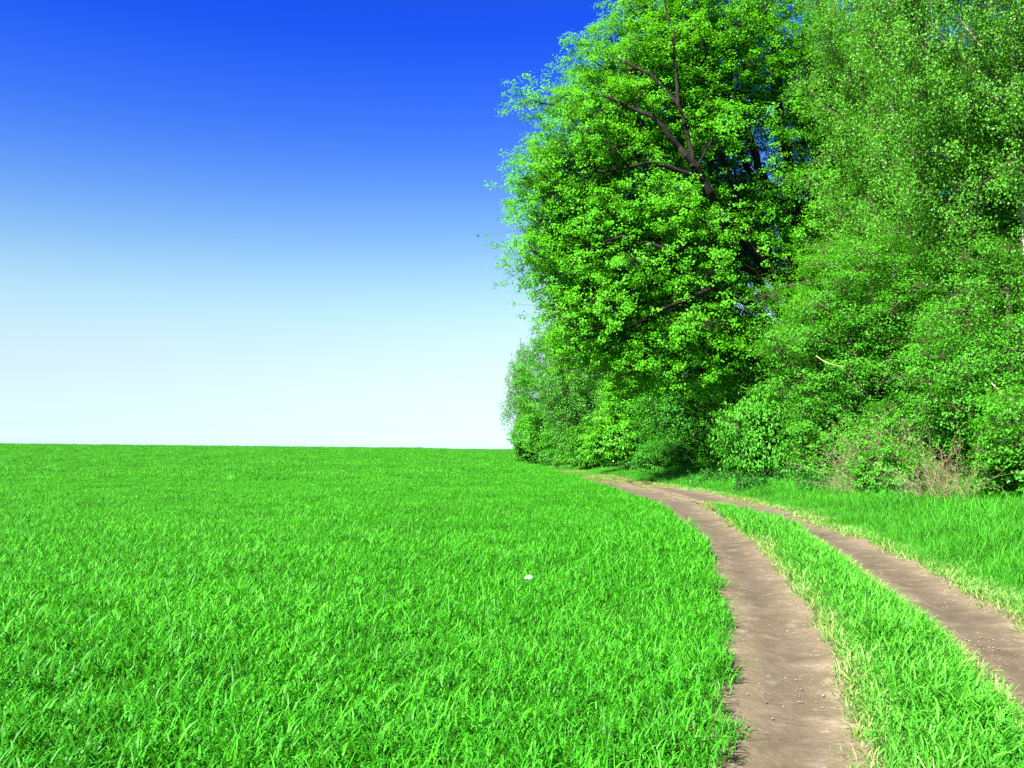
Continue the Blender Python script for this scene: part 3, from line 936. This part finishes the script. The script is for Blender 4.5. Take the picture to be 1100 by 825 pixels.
shrub('bird_cherry_shrub', 10.6, 39, 4.0, 1.5, 'droop', 'tall shrub with long drooping leaves right of the black hollow', 51, leaf=.14, ratio=.42, shape='hex', droop=1.1, per=24, n=66, lobe=.7, upn=.5)
shrub('dogwood_shrub', 11.9, 34.5, 3.4, 1.5, 'shrub', 'dense shrub between the drooping-leaved shrub and the pale dry brush', 52, leaf=.10, n=60)
shrub('hawthorn_shrub', 12.2, 29.0, 3.2, 1.7, 'hornbeam', 'light green shrub rising behind the reddish dry brush clumps', 53, leaf=.08, n=56)
shrub('elder_shrub', 12.1, 21.8, 2.8, 1.2, 'shrub', 'leafy shrub with bright tips right of the rightmost dry brush', 54, leaf=.085, ratio=.7, n=52)
shrub('bramble_shrub', 10.5, 25.9, 1.6, 1.0, 'shrub', 'low bright green bramble between the two tallest dry brush clumps', 55, leaf=.075, ratio=.75, n=34, lobe=.36)
shrub('sallow_shrub', 5.9, 72, 3.2, 2.0, 'shrub', 'round light green sallow in front of the dull birch', 56, leaf=.15, n=60, lobe=.65)
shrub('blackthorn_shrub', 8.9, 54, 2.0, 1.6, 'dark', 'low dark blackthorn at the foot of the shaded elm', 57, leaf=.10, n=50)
shrub('dogwood_shrub', 2.6, 103, 5.6, 2.4, 'hornbeam', 'large pale bush at the far tip of the wood', 58, leaf=.2, n=70, lobe=.85)
shrub('dogwood_shrub', 5.0, 88, 3.6, 1.6, 'dark', 'dark bush with a shaded gap beside it below the lime tree', 59, leaf=.17, n=46, lobe=.7)
shrub('privet_shrub', 12.4, 20.4, 3.4, 1.5, 'hornbeam', 'leafy privet cut off by the photo\'s right edge', 60, leaf=.08, ratio=.6, n=60)


# --- dry brush: sheaves of brown twigs
def brush(x, y, h, w, n, label, seed, lean=0.):
    r = np.random.default_rng(seed)
    P0s, P1s, ra, rb = [], [], [], []
    for k in range(n):
        b = np.array([r.normal(0, w * .35), r.normal(0, w * .3), 0.])
        d = nrm(np.array([r.normal(lean, .26), r.normal(-.05, .22), 1.0]))
        L0 = h * r.uniform(.5, 1.1)
        p, rad_ = b, .0085
        stem_pts = [p]
        for s in range(5):
            d = nrm(d + r.normal(0, .2, 3) + np.array([0, 0, -.12]))
            q = p + d * L0 / 5
            P0s.append(p); P1s.append(q); ra.append(rad_); rb.append(rad_ * .78)
            rad_ *= .78
            if s >= 1:
                for _ in range(2):
                    e = nrm(d + r.normal(0, .6, 3))
                    m = q + e * r.uniform(.1, .28)
                    P0s.append(q); P1s.append(m); ra.append(.0035); rb.append(.002)
                    f = nrm(e + r.normal(0, .5, 3))
                    P0s.append(m); P1s.append(m + f * r.uniform(.06, .2)); ra.append(.0025); rb.append(.0015)
            p = q
    V, F = tubes(np.array(P0s), np.array(P1s), np.array(ra), np.array(rb), 3)
    o = link('dry_brush', np_mesh('dry_brush', V, [F], smooth=True), M_BRUSH)
    o.location = (x, y, float(gz(x, y)) - .03)
    tag(o, label, 'brush', 'dry brush clumps at the foot of the wood')


brush(9.9, 26.6, 2.0, 1.0, 80, 'pale brown dry brush farthest left at the wood\'s foot', 71)
brush(10.5, 26.4, 2.5, .9, 80, 'tallest reddish dry brush rising behind the low bramble', 72)
brush(10.3, 22.0, 1.9, .9, 80, 'leaning brown dry brush nearest the grass verge', 73, lean=-.2)


# --- broad-leaved weeds in the verge
def weed(x, y, h, w, label, seed):
    r = np.random.default_rng(seed)
    root = bpy.data.objects.new('nettle_clump', None)
    COL.objects.link(root)
    root.location = (x, y, float(gz(x, y)) - .02)
    tag(root, label, 'weed', 'weed clumps in the verge')
    n = 40
    b = np.stack([r.normal(0, w * .5, n), r.normal(0, w * .4, n), np.zeros(n)], -1)
    t = b + np.stack([r.normal(0, .12, n), r.normal(0, .12, n), h * r.uniform(.6, 1.1, n)], -1)
    V, F = tubes(b, t, np.full(n, .006), np.full(n, .003), 4)
    link('stem', np_mesh('stem', V, [F]), M_TWIG, root)
    k = 16
    u = r.uniform(.2, 1, (n, k, 1))
    C = (b[:, None] + (t - b)[:, None] * u + r.normal(0, .07, (n, k, 3))).reshape(-1, 3)
    V, F, lv = leaves(C, r.normal(0, .5, C.shape) + np.array([0, 0, 1.]), .12, .6, r, droop=.3, shape='hex')
    link('foliage', np_mesh('foliage', V, [F], lv), LEAF['weed'], root)


weed(8.2, 38.5, .75, 1.0, 'dark nettle clump standing left in the verge below the hollow', 81)
weed(8.6, 33.2, .7, .7, 'dark nettle clump close to the far bend of the narrow rut', 82)
weed(9.2, 28.5, .5, .5, 'small dark weed clump in the verge left of the pale dry brush', 83)

weed(7.3, 58.4, .9, .9, 'weed clump in front of the small bright maple', 87)
weed(10.9, 36.2, .9, .8, 'dark weed clump at the foot of the drooping-leaved shrub', 84)
weed(10.2, 31.4, .8, .7, 'weed clump in tall grass at the foot of the dogwood shrub', 185)
weed(10.0, 23.6, .7, .6, 'weed clump in verge grass in front of the leaning dry brush', 86)


def fallen(x, y, L0, az, label, seed):
    r = np.random.default_rng(seed)
    P0s, P1s, ra, rb = [], [], [], []

    def limb(p, d, L1, r0, lvl):
        for k in range(6):
            d = nrm(d + r.normal(0, .16, 3))
            q = p + d * L1 / 6
            P0s.append(p); P1s.append(q); ra.append(r0); rb.append(r0 * .84)
            r0 *= .84
            if lvl and k > 0:
                limb(q, nrm(d + r.normal(0, .7, 3) + np.array([0, 0, .3])), L1 * .35, r0 * .6, lvl - 1)
            p = q
    limb(np.zeros(3), np.array([math.cos(az), math.sin(az), .28]), L0, .035, 1)
    V, F = tubes(np.array(P0s), np.array(P1s), np.array(ra), np.array(rb), 5)
    o = link('fallen_branch', np_mesh('fallen_branch', V, [F], smooth=True), M_TWIGP)
    o.location = (x, y, float(gz(x, y)) + .25)
    tag(o, label, 'branch')


M_TWIGP = solid_mat('weathered_wood', (.07, .06, .045), (.17, .15, .12), scale=7, bump=.3)
fallen(9.4, 42.0, 2.4, .15, 'pale leafless fallen branch across the foot of the black hollow', 91)

# ------------------------------------------------------------------ crumbs of earth and small stones on the ruts
M_STONE = leaf_mat('earth_crumb', (.10, .078, .052), (.30, .25, .185), trans=0, rough=.95, spec=.1)
st_coll = bpy.data.collections.new('crumb_palette')
for k in range(8):
    r = np.random.default_rng(300 + k)
    u, v = np.meshgrid(np.linspace(0, 2 * math.pi, 9)[:-1], np.linspace(0, math.pi, 6))
    q = 1 + r.normal(0, .16, u.shape)
    V = np.stack([q * np.sin(v) * np.cos(u) * 1.2, q * np.sin(v) * np.sin(u) * .85, q * np.cos(v) * .55], -1)
    V[0], V[-1] = V[0].mean(0), V[-1].mean(0)
    i = np.arange(48).reshape(6, 8)
    F = np.stack([i[:-1], i[1:], np.roll(i[1:], -1, 1), np.roll(i[:-1], -1, 1)], -1).reshape(-1, 4)
    me = np_mesh('earth_crumb', V.reshape(-1, 3), [F], np.full(48, r.uniform(0, 1)))
    me.materials.append(M_STONE)
    st_coll.objects.link(bpy.data.objects.new('earth_crumb', me))
kx, ky = pts(0, 8, 2.5, 24, 260, lambda x, y: ((x > xL(y)) & (x < xR(y)) | (x > xM(y)) & (x < xU(y))) & (rng.uniform(0, 1, len(x)) < .35 + .5 * wob(x, y, .5, 31)))
tt = np.where(kx < xR(ky), (kx - xL(ky)) / (xR(ky) - xL(ky)), (kx - xM(ky)) / (xU(ky) - xM(ky)))
kz = z_far(kx, ky) + .025 * wob(kx, ky, 1.6, 3) * sstep(0, 4, ky) - .036 + .022 * np.abs(tt - .5) ** 4 * 16 - .018 * np.exp(-((tt - .5) / .2) ** 2)
scatter('pebbles', [(st_coll, np.stack([kx, ky, kz], -1), .0025 + .007 * rng.uniform(0, 1, len(kx)) ** 4, 8)], 'loose crumbs of earth and small stones on the brown ruts', 'stones')

# ------------------------------------------------------------------ the wood behind: one mass
wood_coll = bpy.data.collections.new('wood_palette')
NW = 3
for k in range(NW):
    pr = []
    hh = (19, 22, 17)[k]
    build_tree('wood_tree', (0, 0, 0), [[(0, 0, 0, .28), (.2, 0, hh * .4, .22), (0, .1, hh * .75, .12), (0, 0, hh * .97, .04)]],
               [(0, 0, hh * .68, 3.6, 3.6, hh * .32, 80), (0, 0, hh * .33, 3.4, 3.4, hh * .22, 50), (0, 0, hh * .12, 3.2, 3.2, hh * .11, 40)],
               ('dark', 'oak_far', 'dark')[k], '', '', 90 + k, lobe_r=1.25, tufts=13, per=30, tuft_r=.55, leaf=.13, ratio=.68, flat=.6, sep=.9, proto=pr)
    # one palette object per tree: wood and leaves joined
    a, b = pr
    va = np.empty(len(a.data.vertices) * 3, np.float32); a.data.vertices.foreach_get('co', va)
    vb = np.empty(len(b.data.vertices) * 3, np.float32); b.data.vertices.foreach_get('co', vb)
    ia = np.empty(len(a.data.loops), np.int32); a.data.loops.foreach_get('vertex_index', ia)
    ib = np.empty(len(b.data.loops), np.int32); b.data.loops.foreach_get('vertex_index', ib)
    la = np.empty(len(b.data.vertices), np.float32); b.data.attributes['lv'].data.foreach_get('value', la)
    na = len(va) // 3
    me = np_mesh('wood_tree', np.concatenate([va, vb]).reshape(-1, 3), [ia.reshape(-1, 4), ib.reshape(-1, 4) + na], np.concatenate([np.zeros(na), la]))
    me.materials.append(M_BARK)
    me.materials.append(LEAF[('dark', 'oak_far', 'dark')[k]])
    me.polygons.foreach_set('material_index', np.concatenate([np.zeros(len(ia) // 4), np.ones(len(ib) // 4)]).astype(np.int32))
    wood_coll.objects.link(bpy.data.objects.new('wood_tree', me))
wp = []
for y in np.arange(24, 124, 4.6):
    for k in range(5):
        x = float(xF(y)) + 4.8 + k * 5.0 + (4.0 if y < 37 else 0) + rng.uniform(-1.4, 1.4)
        yy = y + rng.uniform(-1.5, 1.5)
        if abs(x - 13.6) < 4 and abs(yy - 45) < 5:
            continue
        if 38 < yy < 60 and 14 < x < 24 and k < 2:      # the oak's own clearing: sky shows through its crown
            continue
        wp.append((x, yy))
wp = np.array(wp)
wsc = np.where(wp[:, 1] > 66, rng.uniform(.5, .62, len(wp)), np.where(wp[:, 1] < 40, rng.uniform(.95, 1.25, len(wp)), rng.uniform(.75, .95, len(wp))))
wsc = np.where(wp[:, 1] > 100, wsc * .85, wsc)
scatter('forest', [(wood_coll, xyz(wp[:, 0], wp[:, 1], -.05), wsc, NW)], 'shaded mass of trees deeper in the wood behind the edge trees', 'woodland')

# ------------------------------------------------------------------ the white scrap lying on the crop
r_ = np.random.default_rng(5)
u, v = np.meshgrid(np.linspace(0, 2 * math.pi, 19)[:-1], np.linspace(0, math.pi, 11))
q = 1 + .16 * np.sin(3 * u + 2 * v) + .10 * np.sin(5 * u - 4 * v) + r_.normal(0, .05, u.shape)
Vp = np.stack([.042 * q * np.sin(v) * np.cos(u), .03 * q * np.sin(v) * np.sin(u), .026 * q * np.cos(v)], -1)
Vp[0], Vp[-1] = Vp[0].mean(0), Vp[-1].mean(0)
i = np.arange(18 * 11).reshape(11, 18)
Fp = np.stack([i[:-1], i[1:], np.roll(i[1:], -1, 1), np.roll(i[:-1], -1, 1)], -1).reshape(-1, 4)
M_WHITE = solid_mat('white_paper', (.78, .77, .74), (.86, .85, .83), scale=30, bump=.2, rough=.7)
sc_ = link('paper_scrap', np_mesh('paper_scrap', Vp.reshape(-1, 3), [Fp]), M_WHITE)
sc_.location = (.17, 9.6, .30)
sc_.scale = (.85, .85, .85)
tag(sc_, 'small crumpled white scrap lying on the crop tips near the track', 'litter')
